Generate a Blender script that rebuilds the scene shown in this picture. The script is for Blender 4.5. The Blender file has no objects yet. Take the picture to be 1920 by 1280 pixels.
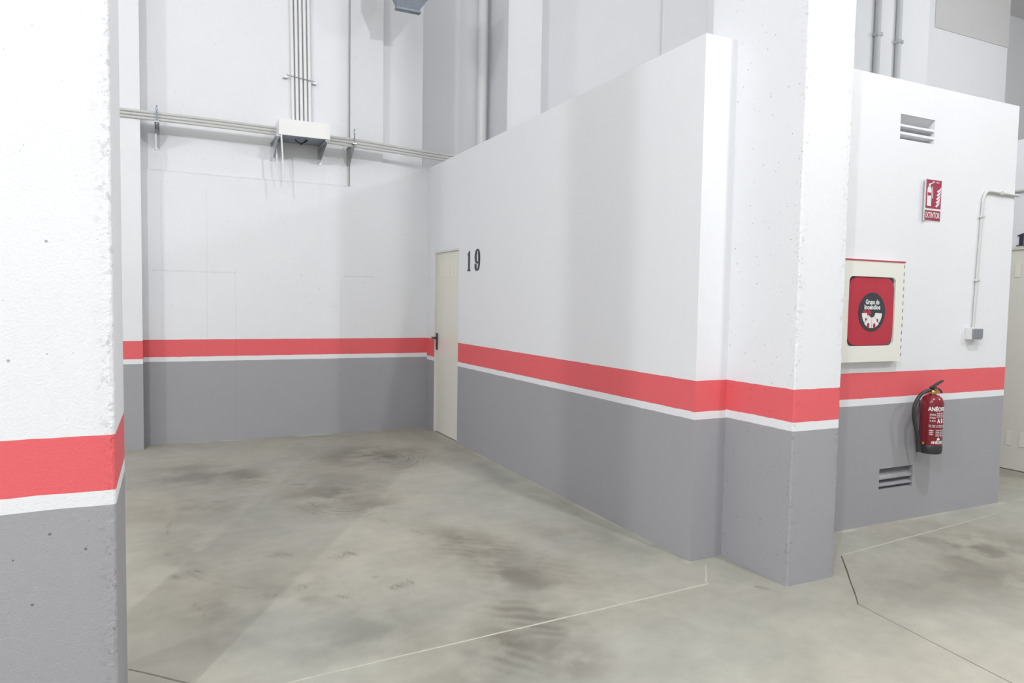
import bpy, bmesh, math, random
import numpy as np
from mathutils import Vector, Matrix
random.seed(7)
rng = np.random.default_rng(11)
S = bpy.context.scene
C = S.collection
PI = math.pi

# ------------------------------------------------------------------ camera
YAW, PITCH, ROLL, FPX, CAMH = -0.4506, 0.056, 0.0165, 1334.45, 1.4147
fw = Vector((-math.sin(YAW)*math.cos(PITCH), math.cos(YAW)*math.cos(PITCH), -math.sin(PITCH)))
r0 = Vector((math.cos(YAW), math.sin(YAW), 0)); u0 = r0.cross(fw)
rt = r0*math.cos(ROLL) + u0*math.sin(ROLL); up = rt.cross(fw)
cd = bpy.data.cameras.new('camera'); cam = bpy.data.objects.new('camera', cd); C.objects.link(cam)
cd.sensor_fit = 'HORIZONTAL'; cd.sensor_width = 36; cd.lens = FPX/1920*36
cd.clip_start = .05; cd.clip_end = 100
cam.matrix_world = Matrix(((rt.x, up.x, -fw.x, 0), (rt.y, up.y, -fw.y, 0), (rt.z, up.z, -fw.z, CAMH), (0, 0, 0, 1)))
S.camera = cam

# ------------------------------------------------------------------ world, lights, exposure
w = bpy.data.worlds.new('world'); S.world = w; w.use_nodes = True
w.node_tree.nodes['Background'].inputs[0].default_value = (.8, .85, 1, 1)
w.node_tree.nodes['Background'].inputs[1].default_value = 0.05
def lamp(x, y, z, power, radius, col=(1, .985, .96)):
    l = bpy.data.lights.new('aisle_or_fill_lamp', 'POINT'); l.energy = power; l.shadow_soft_size = radius; l.color = col
    o = bpy.data.objects.new('aisle_or_fill_lamp', l); C.objects.link(o); o.location = (x, y, z); return o
# ceiling lamps along the driving aisle, about 6 m apart, then one added fill lamp
COOL = (.965, .98, 1)
lamp(-8.9, -1.5, 5.6, 860, .36, COOL)
lamp(-2.45, -1.5, 5.6, 530, .06, COOL)
lamp(3.0, .6, 5.3, 285, .06, COOL)
lamp(9.4, -1.5, 5.6, 400, .20, COOL)
lamp(11.2, 4.2, 5.5, 110, .14, COOL)  # unseen fill lamp, added to brighten the far upper walls and column
vs = S.view_settings
S.display_settings.display_device = 'sRGB'
vs.view_transform = 'Standard'; vs.look = 'None'; vs.gamma = 1; vs.use_curve_mapping = False
vs.exposure = 0.09

# ------------------------------------------------------------------ materials
def mat(name, col, rough=.5, metal=0, bump=0, bscale=40, var=0, vscale=8, spec=.5, emit=None):
    m = bpy.data.materials.new(name); m.use_nodes = True
    nt = m.node_tree; n = nt.nodes; L = nt.links.new
    b = n['Principled BSDF']
    b.inputs['Base Color'].default_value = (*col, 1); b.inputs['Roughness'].default_value = rough
    b.inputs['Metallic'].default_value = metal; b.inputs['Specular IOR Level'].default_value = spec
    geo = n.new('ShaderNodeNewGeometry')
    if var:
        nz = n.new('ShaderNodeTexNoise'); nz.inputs['Scale'].default_value = vscale; nz.inputs['Detail'].default_value = 4
        L(geo.outputs['Position'], nz.inputs['Vector'])
        mx = n.new('ShaderNodeMix'); mx.data_type = 'RGBA'
        mx.inputs[6].default_value = (*[c*(1-var) for c in col], 1); mx.inputs[7].default_value = (*[min(1, c*(1+var)) for c in col], 1)
        L(nz.outputs['Fac'], mx.inputs[0]); L(mx.outputs[2], b.inputs['Base Color'])
    if bump:
        nz = n.new('ShaderNodeTexNoise'); nz.inputs['Scale'].default_value = bscale; nz.inputs['Detail'].default_value = 5
        L(geo.outputs['Position'], nz.inputs['Vector'])
        bp = n.new('ShaderNodeBump'); bp.inputs['Strength'].default_value = bump; bp.inputs['Distance'].default_value = .01
        L(nz.outputs['Fac'], bp.inputs['Height']); L(bp.outputs[0], b.inputs['Normal'])
    return m

WHITE = (.822, .83, .862); RED = (.80, .135, .152); GREY = (.37, .369, .394)
class NT:
    def __init__(s, m):
        s.nt = m.node_tree; s.n = s.nt.nodes; s.L = s.nt.links.new
    def math(s, op, a, b=None, c=None):
        k = s.n.new('ShaderNodeMath'); k.operation = op
        for i, v in enumerate((a, b, c)):
            if v is None: continue
            if isinstance(v, (int, float)): k.inputs[i].default_value = v
            else: s.L(v, k.inputs[i])
        return k.outputs[0]
    def mix(s, f, a, b, mode='MIX'):
        k = s.n.new('ShaderNodeMix'); k.data_type = 'RGBA'; k.blend_type = mode
        for i, v in ((0, f), (6, a), (7, b)):
            if isinstance(v, (int, float)): k.inputs[i].default_value = v
            elif isinstance(v, tuple): k.inputs[i].default_value = (*v, 1)
            else: s.L(v, k.inputs[i])
        return k.outputs[2]
    def noise(s, vec, scale, detail=4, rough=.5):
        k = s.n.new('ShaderNodeTexNoise'); k.inputs['Scale'].default_value = scale; k.inputs['Detail'].default_value = detail
        k.inputs['Roughness'].default_value = rough; s.L(vec, k.inputs['Vector']); return k.outputs['Fac']

def paint(name, edges=(), rb=.835, wb=.79, tilt=0, y0=0, pits=.0, marks=False, rough=.55, wavy=.0015, bump=.12, white=WHITE, seams=(), grime=.03):
    """white wall paint with a red stripe, a thin white stripe and a grey skirting field, keyed on height"""
    m = bpy.data.materials.new(name); m.use_nodes = True
    t = NT(m); b = t.n['Principled BSDF']
    geo = t.n.new('ShaderNodeNewGeometry'); pos = geo.outputs['Position']
    sp = t.n.new('ShaderNodeSeparateXYZ'); t.L(pos, sp.inputs[0]); X, Y, Z = sp.outputs
    wob = t.math('MULTIPLY', t.math('SUBTRACT', t.noise(pos, 9, 2), .5), wavy*4)
    z = t.math('ADD', Z, wob)
    tl = t.math('MULTIPLY', t.math('SUBTRACT', Y, y0), tilt)
    col = t.mix(t.math('GREATER_THAN', z, t.math('ADD', tl, wb)), GREY, white)
    col = t.mix(t.math('GREATER_THAN', z, t.math('ADD', tl, rb)), col, RED)
    col = t.mix(t.math('GREATER_THAN', z, 1.0), col, white)
    # soft roller mottling and grime
    f = t.math('MULTIPLY_ADD', t.noise(pos, 1.7, 5, .6), grime*2, 1-grime)
    f2 = t.math('MULTIPLY_ADD', t.noise(pos, 45, 3), .03, .985)
    v = t.math('MULTIPLY', f, f2)
    h = t.noise(pos, 130, 3)
    if pits:
        vo = t.n.new('ShaderNodeTexVoronoi'); vo.inputs['Scale'].default_value = 22; t.L(pos, vo.inputs['Vector'])
        sc = t.n.new('ShaderNodeSeparateColor'); t.L(vo.outputs['Color'], sc.inputs[0])
        rad = t.math('MULTIPLY', t.math('MULTIPLY', sc.outputs[1], sc.outputs[1]), .105)
        pit = t.math('MULTIPLY', t.math('LESS_THAN', vo.outputs['Distance'], rad), t.math('LESS_THAN', sc.outputs[0], pits))
        v2 = t.n.new('ShaderNodeTexVoronoi'); v2.inputs['Scale'].default_value = 60; t.L(pos, v2.inputs['Vector'])
        s2 = t.n.new('ShaderNodeSeparateColor'); t.L(v2.outputs['Color'], s2.inputs[0])
        pit2 = t.math('MULTIPLY', t.math('LESS_THAN', v2.outputs['Distance'], t.math('MULTIPLY', s2.outputs[1], .22)), t.math('LESS_THAN', s2.outputs[0], pits*.5))
        pit = t.math('MAXIMUM', pit, pit2)
        v = t.math('MULTIPLY', v, t.math('SUBTRACT', 1, t.math('MULTIPLY', pit, .5)))
        h = t.math('SUBTRACT', h, t.math('MULTIPLY', pit, 4))
    for (ex_, ey_) in edges:      # crumbly arris: flaky pitted surface close to a corner line
        dx = t.math('SUBTRACT', X, ex_); dy = t.math('SUBTRACT', Y, ey_)
        dd = t.math('SQRT', t.math('ADD', t.math('MULTIPLY', dx, dx), t.math('MULTIPLY', dy, dy)))
        m_ = t.math('MULTIPLY', t.math('SUBTRACT', .055, dd), 22); m_.node.use_clamp = True
        fl = t.math('MULTIPLY', t.math('GREATER_THAN', t.noise(pos, 55, 6, .65), .585), t.math('GREATER_THAN', t.noise(pos, 7, 2), .44))
        fl = t.math('MULTIPLY', fl, m_)
        v = t.math('MULTIPLY', v, t.math('SUBTRACT', 1, t.math('MULTIPLY', fl, .22)))
        h = t.math('SUBTRACT', h, t.math('MULTIPLY', t.math('ADD', fl, t.math('MULTIPLY', m_, t.noise(pos, 60, 4))), 3))
    for (kind, p, a0, a1, wd, st) in seams:      # faint board seams left by the formwork
        A, B = (X, Z) if kind == 'v' else (Z, X)
        d = t.math('ABSOLUTE', t.math('SUBTRACT', A, t.math('MULTIPLY_ADD', t.noise(pos, 3, 2), .02, p-.01)))
        on = t.math('MULTIPLY', t.math('LESS_THAN', d, wd), t.math('MULTIPLY', t.math('GREATER_THAN', B, a0), t.math('LESS_THAN', B, a1)))
        on = t.math('MULTIPLY', on, t.math('MULTIPLY_ADD', t.noise(pos, 14, 3), 2.2, -.4))
        v = t.math('MULTIPLY', v, t.math('SUBTRACT', 1, t.math('MULTIPLY', on, st)))
        h = t.math('SUBTRACT', h, t.math('MULTIPLY', on, 1.2))
    cc = t.n.new('ShaderNodeCombineColor')
    for i in range(3): t.L(v, cc.inputs[i])
    t.L(t.mix(1.0, col, cc.outputs[0], 'MULTIPLY'), b.inputs['Base Color'])
    b.inputs['Roughness'].default_value = rough; b.inputs['Specular IOR Level'].default_value = .3
    bp = t.n.new('ShaderNodeBump'); bp.inputs['Strength'].default_value = bump; bp.inputs['Distance'].default_value = .004
    t.L(h, bp.inputs['Height']); t.L(bp.outputs[0], b.inputs['Normal'])
    return m

M = {}
M['column2'] = paint('corner_column_paint', edges=((2.8006, 2.555), (3.1285, 2.555)), pits=.07, bump=.3, grime=.025, wavy=.002)
M['column'] = paint('column_paint', edges=((-.1452, 2.406),), pits=.20, bump=.35, grime=.035, wavy=.0016)
M['back'] = paint('back_wall_paint', pits=.04, grime=.035, seams=(
    ('v', .342, 1.0, 2.45, .006, .07), ('v', -.05, 1.0, 2.5, .008, .06), ('v', .60, 0, 1.7, .005, .08), ('v', 1.635, .0, 1.64, .008, .06),
    ('h', 1.652, -.13, .60, .008, .12), ('h', 1.65, 1.66, 1.98, .005, .18), ('h', 2.585, -.15, 1.73, .008, .14)))
M['partition'] = paint('partition_paint', rb=.83, wb=.787, tilt=-.0055, y0=3.0, bump=.08, grime=.015)
M['front'] = paint('front_wall_paint', bump=.1, grime=.012)
M['plain'] = paint('hall_paint', grime=.02)
M['upper'] = mat('upper_wall_paint', (.795, .805, .835), .6, bump=.08, bscale=60, var=.02, vscale=2)
M['ceil'] = mat('ceiling_paint', (.72, .72, .71), .7, bump=.08, var=.03, vscale=2)
M['door'] = mat('door_enamel', (.78, .77, .70), .35, var=.01)
M['slotshade'] = mat('door_slot_shade', (.50, .495, .45), .6)  # shade inside the door slots, put into a darker colour
M['black'] = mat('black_plastic', (.032, .033, .038), .4)
M['num'] = mat('dark_numeral', (.035, .036, .06), .35)
M['pvc'] = mat('grey_conduit_plastic', (.60, .60, .585), .42, var=.02)
M['pvcg'] = mat('grey_steel_conduit', (.55, .57, .60), .45, var=.02)
M['pvcw'] = mat('white_pipe_plastic', (.80, .80, .81), .35)
M['galv'] = mat('galvanised_steel', (.50, .51, .53), .38, metal=.85, var=.12, vscale=60)
M['galvd'] = mat('weathered_galvanised_sheet', (.24, .27, .32), .45, metal=.5, var=.5, vscale=110)
M['boxw'] = mat('white_steel_cover', (.86, .86, .85), .4)
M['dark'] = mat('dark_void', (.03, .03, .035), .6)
M['cream'] = mat('cream_enamel', (.85, .84, .78), .35)
M['cabred'] = mat('red_printed_film', (.50, .040, .065), .22, var=.08, vscale=9)
M['redtrim'] = mat('red_trim', (.55, .05, .08), .4)
M['reel'] = mat('dark_grey_disc', (.045, .05, .06), .35)
M['reelg'] = mat('grey_corner_metal', (.10, .11, .13), .35, metal=.3)
M['print'] = mat('white_print', (.82, .82, .82), .5)
M['printp'] = mat('pale_print', (.62, .45, .46), .5)
M['signred'] = mat('sign_red', (.38, .045, .09), .22)
M['extred'] = mat('extinguisher_red', (.21, .016, .028), .2)
M['brass'] = mat('brass', (.62, .42, .14), .3, metal=.9)
M['keygrey'] = mat('grey_switch_key', (.25, .26, .30), .4)
M['swbox'] = mat('pale_switch_box', (.68, .68, .67), .4)
M['filler'] = mat('pale_joint_filler', (.50, .485, .42), .8, var=.2, vscale=30)
M['crack'] = mat('dark_saw_cut', (.09, .085, .075), .9, var=.4, vscale=40)
M['crackl'] = mat('faint_saw_cut', (.25, .24, .205), .9, var=.3, vscale=40)

# ------------------------------------------------------------------ mesh helpers
def obj(name, bm, m, parent=None, smooth=False, **props):
    me = bpy.data.meshes.new(name); bmesh.ops.recalc_face_normals(bm, faces=bm.faces[:]); bm.to_mesh(me); bm.free()
    if m: me.materials.append(m)
    if smooth:
        for p in me.polygons: p.use_smooth = True
        try: me.set_sharp_from_angle(angle=math.radians(40))
        except Exception: pass
    o = bpy.data.objects.new(name, me); C.objects.link(o)
    if parent: o.parent = parent; o.matrix_parent_inverse = parent.matrix_world.inverted()
    for k, v in props.items(): o[k] = v
    return o
def thing(name, label, cat, loc=(0, 0, 0), group=None):
    o = bpy.data.objects.new(name, None); C.objects.link(o); o.location = loc; o.empty_display_size = .05
    o.matrix_world = Matrix.Translation(loc)
    o['label'] = label; o['category'] = cat
    if group: o['group'] = group
    return o
def tag(o, label, cat, group=None):
    o['label'] = label; o['category'] = cat
    if group: o['group'] = group
    return o
def struct(o): o['kind'] = 'structure'; return o
def box(bm, x0, x1, y0, y1, z0, z1, bev=0):
    r = bmesh.ops.create_cube(bm, size=1)['verts']
    for v in r: v.co = Vector(((x0+x1)/2+v.co.x*(x1-x0), (y0+y1)/2+v.co.y*(y1-y0), (z0+z1)/2+v.co.z*(z1-z0)))
    if bev:
        es = list({e for v in r for e in v.link_edges}); bmesh.ops.bevel(bm, geom=es, offset=bev, segments=2, affect='EDGES', profile=.5)
    return bm
def B(*a, **k): return box(bmesh.new(), *a, **k)
def tube(bm, pts, r, seg=12, cap=True):
    pts = [Vector(p) for p in pts]; rs = r if isinstance(r, (list, tuple)) else [r]*len(pts)
    rings = []; T0 = None; N = None
    for i, p in enumerate(pts):
        T = (pts[min(i+1, len(pts)-1)] - pts[max(i-1, 0)]).normalized()
        if N is None:
            N = T.orthogonal().normalized()
        else:
            N = (N - T*N.dot(T)).normalized()
        Bn = T.cross(N)
        rings.append([bm.verts.new(p + (N*math.cos(a)+Bn*math.sin(a))*rs[i]) for a in [2*PI*k/seg for k in range(seg)]])
    for a, b in zip(rings, rings[1:]):
        for k in range(seg): bm.faces.new((a[k], a[(k+1) % seg], b[(k+1) % seg], b[k]))
    if cap: bm.faces.new(rings[0][::-1]); bm.faces.new(rings[-1])
    return bm
def lathe(bm, prof, seg=32, org=(0, 0, 0)):
    o = Vector(org); rings = []
    for r, z in prof:
        rings.append([bm.verts.new(o + Vector((r*math.cos(2*PI*k/seg), r*math.sin(2*PI*k/seg), z))) for k in range(seg)])
    for a, b in zip(rings, rings[1:]):
        for k in range(seg): bm.faces.new((a[k], a[(k+1) % seg], b[(k+1) % seg], b[k]))
    bm.faces.new(rings[0][::-1]); bm.faces.new(rings[-1]); return bm
def prism(bm, poly, f, d):
    """poly of 2D points, f maps (a, b, depth) to a 3D point"""
    a = [bm.verts.new(f(x, y, 0)) for x, y in poly]; b = [bm.verts.new(f(x, y, d)) for x, y in poly]
    n = len(poly); bm.faces.new(a); bm.faces.new(b[::-1])
    for i in range(n): bm.faces.new((a[i], b[i], b[(i+1) % n], a[(i+1) % n]))
    return bm
def spline(pts, n=8):
    P = [Vector(p) for p in pts]; out = []
    for i in range(len(P)-1):
        p0, p1, p2, p3 = P[max(i-1, 0)], P[i], P[i+1], P[min(i+2, len(P)-1)]
        for k in range(n):
            t = k/n; out.append(.5*((2*p1)+(p2-p0)*t+(2*p0-5*p1+4*p2-p3)*t*t+(3*p1-p0-3*p2+p3)*t**3))
    out.append(P[-1]); return out
def wallgrid(bm, axis, d0, d1, u0, u1, z0, z1, holes=()):
    """a wall slab with openings; axis 'x': runs along x with thickness in y, axis 'y': runs along y"""
    us = sorted({u0, u1, *[h for q in holes for h in q[:2]]}); zs = sorted({z0, z1, *[h for q in holes for h in q[2:]]})
    us = [u for u in us if u0 <= u <= u1]; zs = [z for z in zs if z0 <= z <= z1]
    def P(u, d, z): return (u, d, z) if axis == 'x' else (d, u, z)
    cache = {}
    def V(u, d, z):
        k = (u, d, z)
        if k not in cache: cache[k] = bm.verts.new(P(u, d, z))
        return cache[k]
    def solid(i, j):
        if not (0 <= i < len(us)-1 and 0 <= j < len(zs)-1): return False
        cu, cz = (us[i]+us[i+1])/2, (zs[j]+zs[j+1])/2
        return not any(a < cu < b and c < cz < d for a, b, c, d in holes)
    for i in range(len(us)-1):
        for j in range(len(zs)-1):
            if not solid(i, j): continue
            a, b, c, d = us[i], us[i+1], zs[j], zs[j+1]
            for D in (d0, d1): bm.faces.new((V(a, D, c), V(b, D, c), V(b, D, d), V(a, D, d)))
            if not solid(i-1, j): bm.faces.new((V(a, d0, c), V(a, d1, c), V(a, d1, d), V(a, d0, d)))
            if not solid(i+1, j): bm.faces.new((V(b, d0, c), V(b, d1, c), V(b, d1, d), V(b, d0, d)))
            if not solid(i, j-1): bm.faces.new((V(a, d0, c), V(a, d1, c), V(b, d1, c), V(b, d0, c)))
            if not solid(i, j+1): bm.faces.new((V(a, d0, d), V(a, d1, d), V(b, d1, d), V(b, d0, d)))
    return bm
def text_polys(s, size, bold=0.0):
    cu = bpy.data.curves.new('lettering', 'FONT'); cu.body = s; cu.size = size; cu.align_x = 'CENTER'; cu.align_y = 'CENTER'; cu.offset = bold
    cu.resolution_u = 3
    o = bpy.data.objects.new('lettering', cu); C.objects.link(o)
    dg = bpy.context.evaluated_depsgraph_get(); me = bpy.data.meshes.new_from_object(o.evaluated_get(dg))
    vs_ = [(v.co.x, v.co.y) for v in me.vertices]; fs = [tuple(p.vertices) for p in me.polygons]
    bpy.data.objects.remove(o); bpy.data.curves.remove(cu); bpy.data.meshes.remove(me)
    return vs_, fs
def add_text(bm, s, size, f, bold=0.0, width=None):
    vv, ff = text_polys(s, size, bold)
    k = 1
    if width:
        xs = [v[0] for v in vv]; k = width/(max(xs)-min(xs))
    V = [bm.verts.new(f(x*k, y)) for x, y in vv]
    for q in ff:
        try: bm.faces.new([V[i] for i in q])
        except ValueError: pass
    return bm
def rrect(x0, x1, z0, z1, r, n=6):
    out = []
    for cx, cz, a0 in ((x1-r, z1-r, 0), (x0+r, z1-r, 90), (x0+r, z0+r, 180), (x1-r, z0+r, 270)):
        for k in range(n+1):
            a = math.radians(a0+90*k/n); out.append((cx+r*math.cos(a), cz+r*math.sin(a)))
    return out
def frontY(y): return lambda a, b, d: Vector((a, y-d, b))       # a flat piece standing proud of a wall that faces -y

# ------------------------------------------------------------------ floor
def vnoise(nx, ny, x, y, scale, seed, octv=4, rough=.55):
    out = np.zeros_like(x); amp = 1; tot = 0; r = np.random.default_rng(seed)
    for o in range(octv):
        g = r.random((64, 64)); fx = x*scale+r.random()*50; fy = y*scale+r.random()*50
        ix = np.floor(fx).astype(int); iy = np.floor(fy).astype(int); tx = fx-ix; ty = fy-iy
        tx = tx*tx*(3-2*tx); ty = ty*ty*(3-2*ty)
        a = g[ix % 64, iy % 64]; b = g[(ix+1) % 64, iy % 64]; c = g[ix % 64, (iy+1) % 64]; d = g[(ix+1) % 64, (iy+1) % 64]
        out += amp*((a*(1-tx)+b*tx)*(1-ty)+(c*(1-tx)+d*tx)*ty); tot += amp; amp *= rough; scale *= 2.1
    return out/tot
FX0, FX1, FY0, FY1, ST = -.75, 7.05, .95, 7.56, .016
xs = np.arange(FX0, FX1, ST); ys = np.arange(FY0, FY1, ST); nx, ny = len(xs), len(ys)
GX, GY = np.meshgrid(xs, ys, indexing='ij'); gx = GX.ravel(); gy = GY.ravel()
base = np.array([.405, .393, .338])
n1 = vnoise(nx, ny, gx, gy, .9, 196, 5); n2 = vnoise(nx, ny, gx, gy, 5, 2, 4); n3 = vnoise(nx, ny, gx*1.0, gy*1.0, 22, 3, 2)  # first seed picked to put the column shadow's contrast into the mottling
ns = vnoise(nx, ny, gx*3.0+gy*.6, gy*9-gx*2, 2.2, 4, 4)           # brushed along the trowel
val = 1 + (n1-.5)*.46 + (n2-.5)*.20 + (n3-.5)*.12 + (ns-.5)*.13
tint = vnoise(nx, ny, gx, gy, 1.3, 8, 3)-.5
dark = np.zeros_like(gx)
def blob(x, y, rx, ry, ang, s, seed, hard=.45, stripes=0, sang=0, freq=40):
    global dark
    c, k = math.cos(ang), math.sin(ang); dx = (gx-x)*c+(gy-y)*k; dy = -(gx-x)*k+(gy-y)*c
    d = np.sqrt((dx/rx)**2+(dy/ry)**2)
    f = np.clip(1.25-d, 0, 1)
    m = np.clip((vnoise(nx, ny, gx, gy, 6, seed, 4)-hard)*3.2+.35, 0, 1)
    t = f*m*s
    if stripes:
        ph = (gx*math.cos(sang)+gy*math.sin(sang))*freq + 9*vnoise(nx, ny, gx, gy, 4, seed+1, 3)
        t *= (1-stripes) + stripes*(.5+.5*np.sin(ph))
    dark = np.maximum(dark, t)
def arc(pts, wdt, s, seed, dash=0):
    """rubber mark along a polyline"""
    global dark
    P = spline([(a, b, 0) for a, b in pts], 6); d = np.full_like(gx, 9.); along = np.zeros_like(gx); acc = 0
    for p, q in zip(P, P[1:]):
        vx, vy = q.x-p.x, q.y-p.y; L = vx*vx+vy*vy+1e-12
        t = np.clip(((gx-p.x)*vx+(gy-p.y)*vy)/L, 0, 1); e = np.hypot(gx-p.x-t*vx, gy-p.y-t*vy)
        w_ = e < d; along = np.where(w_, acc+t*math.sqrt(L), along); d = np.minimum(d, e); acc += math.sqrt(L)
    t = np.clip(1.3-d/wdt, 0, 1)*s*np.clip((vnoise(nx, ny, gx, gy, 9, seed, 3)-.35)*3, 0, 1)
    if dash: t *= (.35+.65*(np.sin(along*dash) > -.1))
    dark = np.maximum(dark, t)
for i, (x, y, rx, ry, an, s) in enumerate((
    (1.68, 6.25, .40, .42, .2, .55), (1.95, 6.25, .22, .3, .1, .40), (1.1, 5.15, .34, .5, -.4, .42), (1.25, 4.8, .2, .3, 0, .38),
    (.31, 6.06, .45, .35, .1, .40), (.12, 6.3, .3, .3, 0, .35), (.54, 5.95, .18, .35, .2, .45),
    (1.60, 3.75, .18, .5, .35, .42), (1.62, 3.2, .15, .35, .3, .5), (1.5, 2.85, .13, .26, .2, .55), (1.28, 2.6, .15, .2, .3, .55), (1.4, 2.4, .18, .2, .2, .5),
    (.5, 3.45, .3, .35, .3, .28), (.2, 3.35, .2, .4, 0, .28), (.75, 2.9, .35, .3, 0, .25), (4.3, 2.45, .5, .45, 0, .42), (3.9, 2.2, .5, .3, .2, .30), (3.4, 2.2, .3, .3, 0, .22),
    (2.2, 3.6, .2, .4, .4, .2), (.05, 4.2, .2, .5, 0, .25), (.2, 5.1, .35, .4, 0, .25), (1.0, 2.35, .3, .15, 0, .25))):
    blob(x, y, rx*1.12, ry*1.12, an, s*1.45, 20+i, .38)
blob(1.62, 3.55, .26, .80, .25, .70, 51, .42, .45, .9, 90)          # wiped tyre streaks
blob(1.45, 2.75, .20, .40, .2, .80, 52, .40, .45, .9, 95)
blob(1.25, 2.5, .24, .24, .3, .75, 53, .40, .45, .7, 95)
for k in range(6):                                                   # turning scrubs of a front wheel
    r = .10+.045*k
    arc([(1.10+r*math.cos(a)*1.0, 5.05+r*math.sin(a)*1.6) for a in [PI*(1.05+.16*j) for j in range(6)]], .013, .62, 60+k)
    arc([(1.78+r*math.cos(a)*.9, 6.2+r*math.sin(a)*1.5) for a in [-PI*.55+.2*PI*j for j in range(5)]], .013, .65, 70+k)
arc([(.0, 4.9), (-.02, 4.3), (.12, 3.85), (.35, 3.6), (.62, 3.5), (.78, 3.52)], .012, .55, 80)
for x, y, n in ((.45, 3.47, 5), (.74, 3.32, 3), (.98, 3.33, 4), (.02, 3.9, 4), (.8, 3.85, 4), (.5, 4.0, 3)):   # tread prints
    for j in range(n): blob(x+.035*j, y+.012*j, .014*random.uniform(.8, 1.5), .05*random.uniform(.7, 1.3), .5+random.uniform(-.3, .3), .65, 90+j, .35)
arc([(.02, 3.75), (.1, 3.5), (.16, 3.25), (.24, 3.1)], .01, .5, 85)
arc([(1.15, 4.55), (1.3, 4.25), (1.38, 4.05)], .007, .6, 86)
arc([(.84, 5.52), (.93, 5.5)], .018, .9, 87); arc([(.94, 3.5), (.99, 3.5)], .014, .95, 88); arc([(2.66, 2.62), (2.75, 2.47)], .012, .8, 89)
# dusty strip and pale paint crumbs along the walls
pale = np.zeros_like(gx)
edge = np.abs(gy-7.47)
pale = np.maximum(pale, np.clip(1.2-edge/.03, 0, 1)*np.clip((vnoise(nx, ny, gx, gy*.2, 4, 101, 3)-.42)*5, 0, 1)*((gx > .2) & (gx < 2.55))*.9)
pale = np.maximum(pale, np.clip(1.2-np.abs(gx-2.565)/.02, 0, 1)*np.clip((vnoise(nx, ny, gx*.2, gy, 5, 102, 3)-.42)*4, 0, 1)*((gy > 3) & (gy < 6.5))*.6)
pale = np.maximum(pale, np.clip(1.2-np.abs(gy-3.06)/.025, 0, 1)*np.clip((vnoise(nx, ny, gx, gy*.2, 5, 103, 3)-.4)*4, 0, 1)*(gx > 3.1)*.7)
dust = np.clip(1.1-np.abs(gx-2.42)/.13, 0, 1)*((gy > 3.2) & (gy < 7.5))*.2*np.clip((vnoise(nx, ny, gx, gy, 4, 104, 3)-.3)*2.5, 0, 1)
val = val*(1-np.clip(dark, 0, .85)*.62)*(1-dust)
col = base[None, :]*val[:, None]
col[:, 0] *= 1+tint*.10; col[:, 2] *= 1-tint*.10
warm = np.clip(dark, 0, 1)[:, None]
col *= (1-warm*np.array([.0, .035, .075]))
col = col*(1-pale[:, None])+np.array([.62, .60, .53])*pale[:, None]
fade = np.clip(np.minimum.reduce([(gx-FX0)/.3, (FX1-gx)/.3, (gy-FY0)/.3, np.full_like(gx, 1)]), 0, 1)[:, None]
col = col*fade+base*(1-fade)
x1, y1 = xs[-1], ys[-1]
idx = np.arange(nx*ny).reshape(nx, ny)
quads = np.stack([idx[:-1, :-1], idx[1:, :-1], idx[1:, 1:], idx[:-1, 1:]], -1).reshape(-1, 4)
HX0, HX1, HY0, HY1 = -14.0, 16.0, -7.0, 8.9
extra = np.array([(HX0, HY0), (HX1, HY0), (HX1, HY1), (HX0, HY1)])
co = np.zeros((nx*ny+4, 3), np.float32); co[:nx*ny, 0] = gx; co[:nx*ny, 1] = gy; co[nx*ny:, :2] = extra
e = nx*ny; c00, c10, c11, c01 = idx[0, 0], idx[-1, 0], idx[-1, -1], idx[0, -1]
ngons = [[e, e+1] + list(idx[::-1, 0]), [e+1, e+2] + list(idx[-1, ::-1]), [e+2, e+3] + list(idx[:, -1]), [e+3, e] + list(idx[0, :])]
me = bpy.data.meshes.new('floor')
lv = np.concatenate([quads.ravel()] + [np.array(g) for g in ngons]).astype(np.int32)
sizes = np.concatenate([np.full(len(quads), 4), [len(g) for g in ngons]]); st_ = np.concatenate([[0], np.cumsum(sizes)[:-1]]).astype(np.int32)
me.vertices.add(len(co)); me.vertices.foreach_set('co', co.ravel()); me.loops.add(len(lv)); me.loops.foreach_set('vertex_index', lv)
me.polygons.add(len(sizes)); me.polygons.foreach_set('loop_start', st_)
me.update(calc_edges=True); me.validate()
att = me.color_attributes.new('concrete', 'FLOAT_COLOR', 'POINT')
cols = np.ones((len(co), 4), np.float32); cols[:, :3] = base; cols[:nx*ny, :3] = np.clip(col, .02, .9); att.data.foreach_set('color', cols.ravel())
fm = bpy.data.materials.new('trowelled_concrete'); fm.use_nodes = True; t = NT(fm); b = t.n['Principled BSDF']
at = t.n.new('ShaderNodeAttribute'); at.attribute_name = 'concrete'
geo = t.n.new('ShaderNodeNewGeometry'); pos = geo.outputs['Position']
v = t.math('MULTIPLY_ADD', t.noise(pos, 70, 4), .12, .94); cc = t.n.new('ShaderNodeCombineColor')
for i in range(3): t.L(v, cc.inputs[i])
t.L(t.mix(1.0, at.outputs['Color'], cc.outputs[0], 'MULTIPLY'), b.inputs['Base Color'])
t.L(t.math('MULTIPLY_ADD', t.noise(pos, 3, 4), .25, .38), b.inputs['Roughness'])
b.inputs['Specular IOR Level'].default_value = .35
bp = t.n.new('ShaderNodeBump'); bp.inputs['Strength'].default_value = .08; bp.inputs['Distance'].default_value = .004
t.L(t.noise(pos, 60, 4), bp.inputs['Height']); t.L(bp.outputs[0], b.inputs['Normal'])
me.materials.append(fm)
floor = bpy.data.objects.new('floor', me); C.objects.link(floor); struct(floor)
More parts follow.
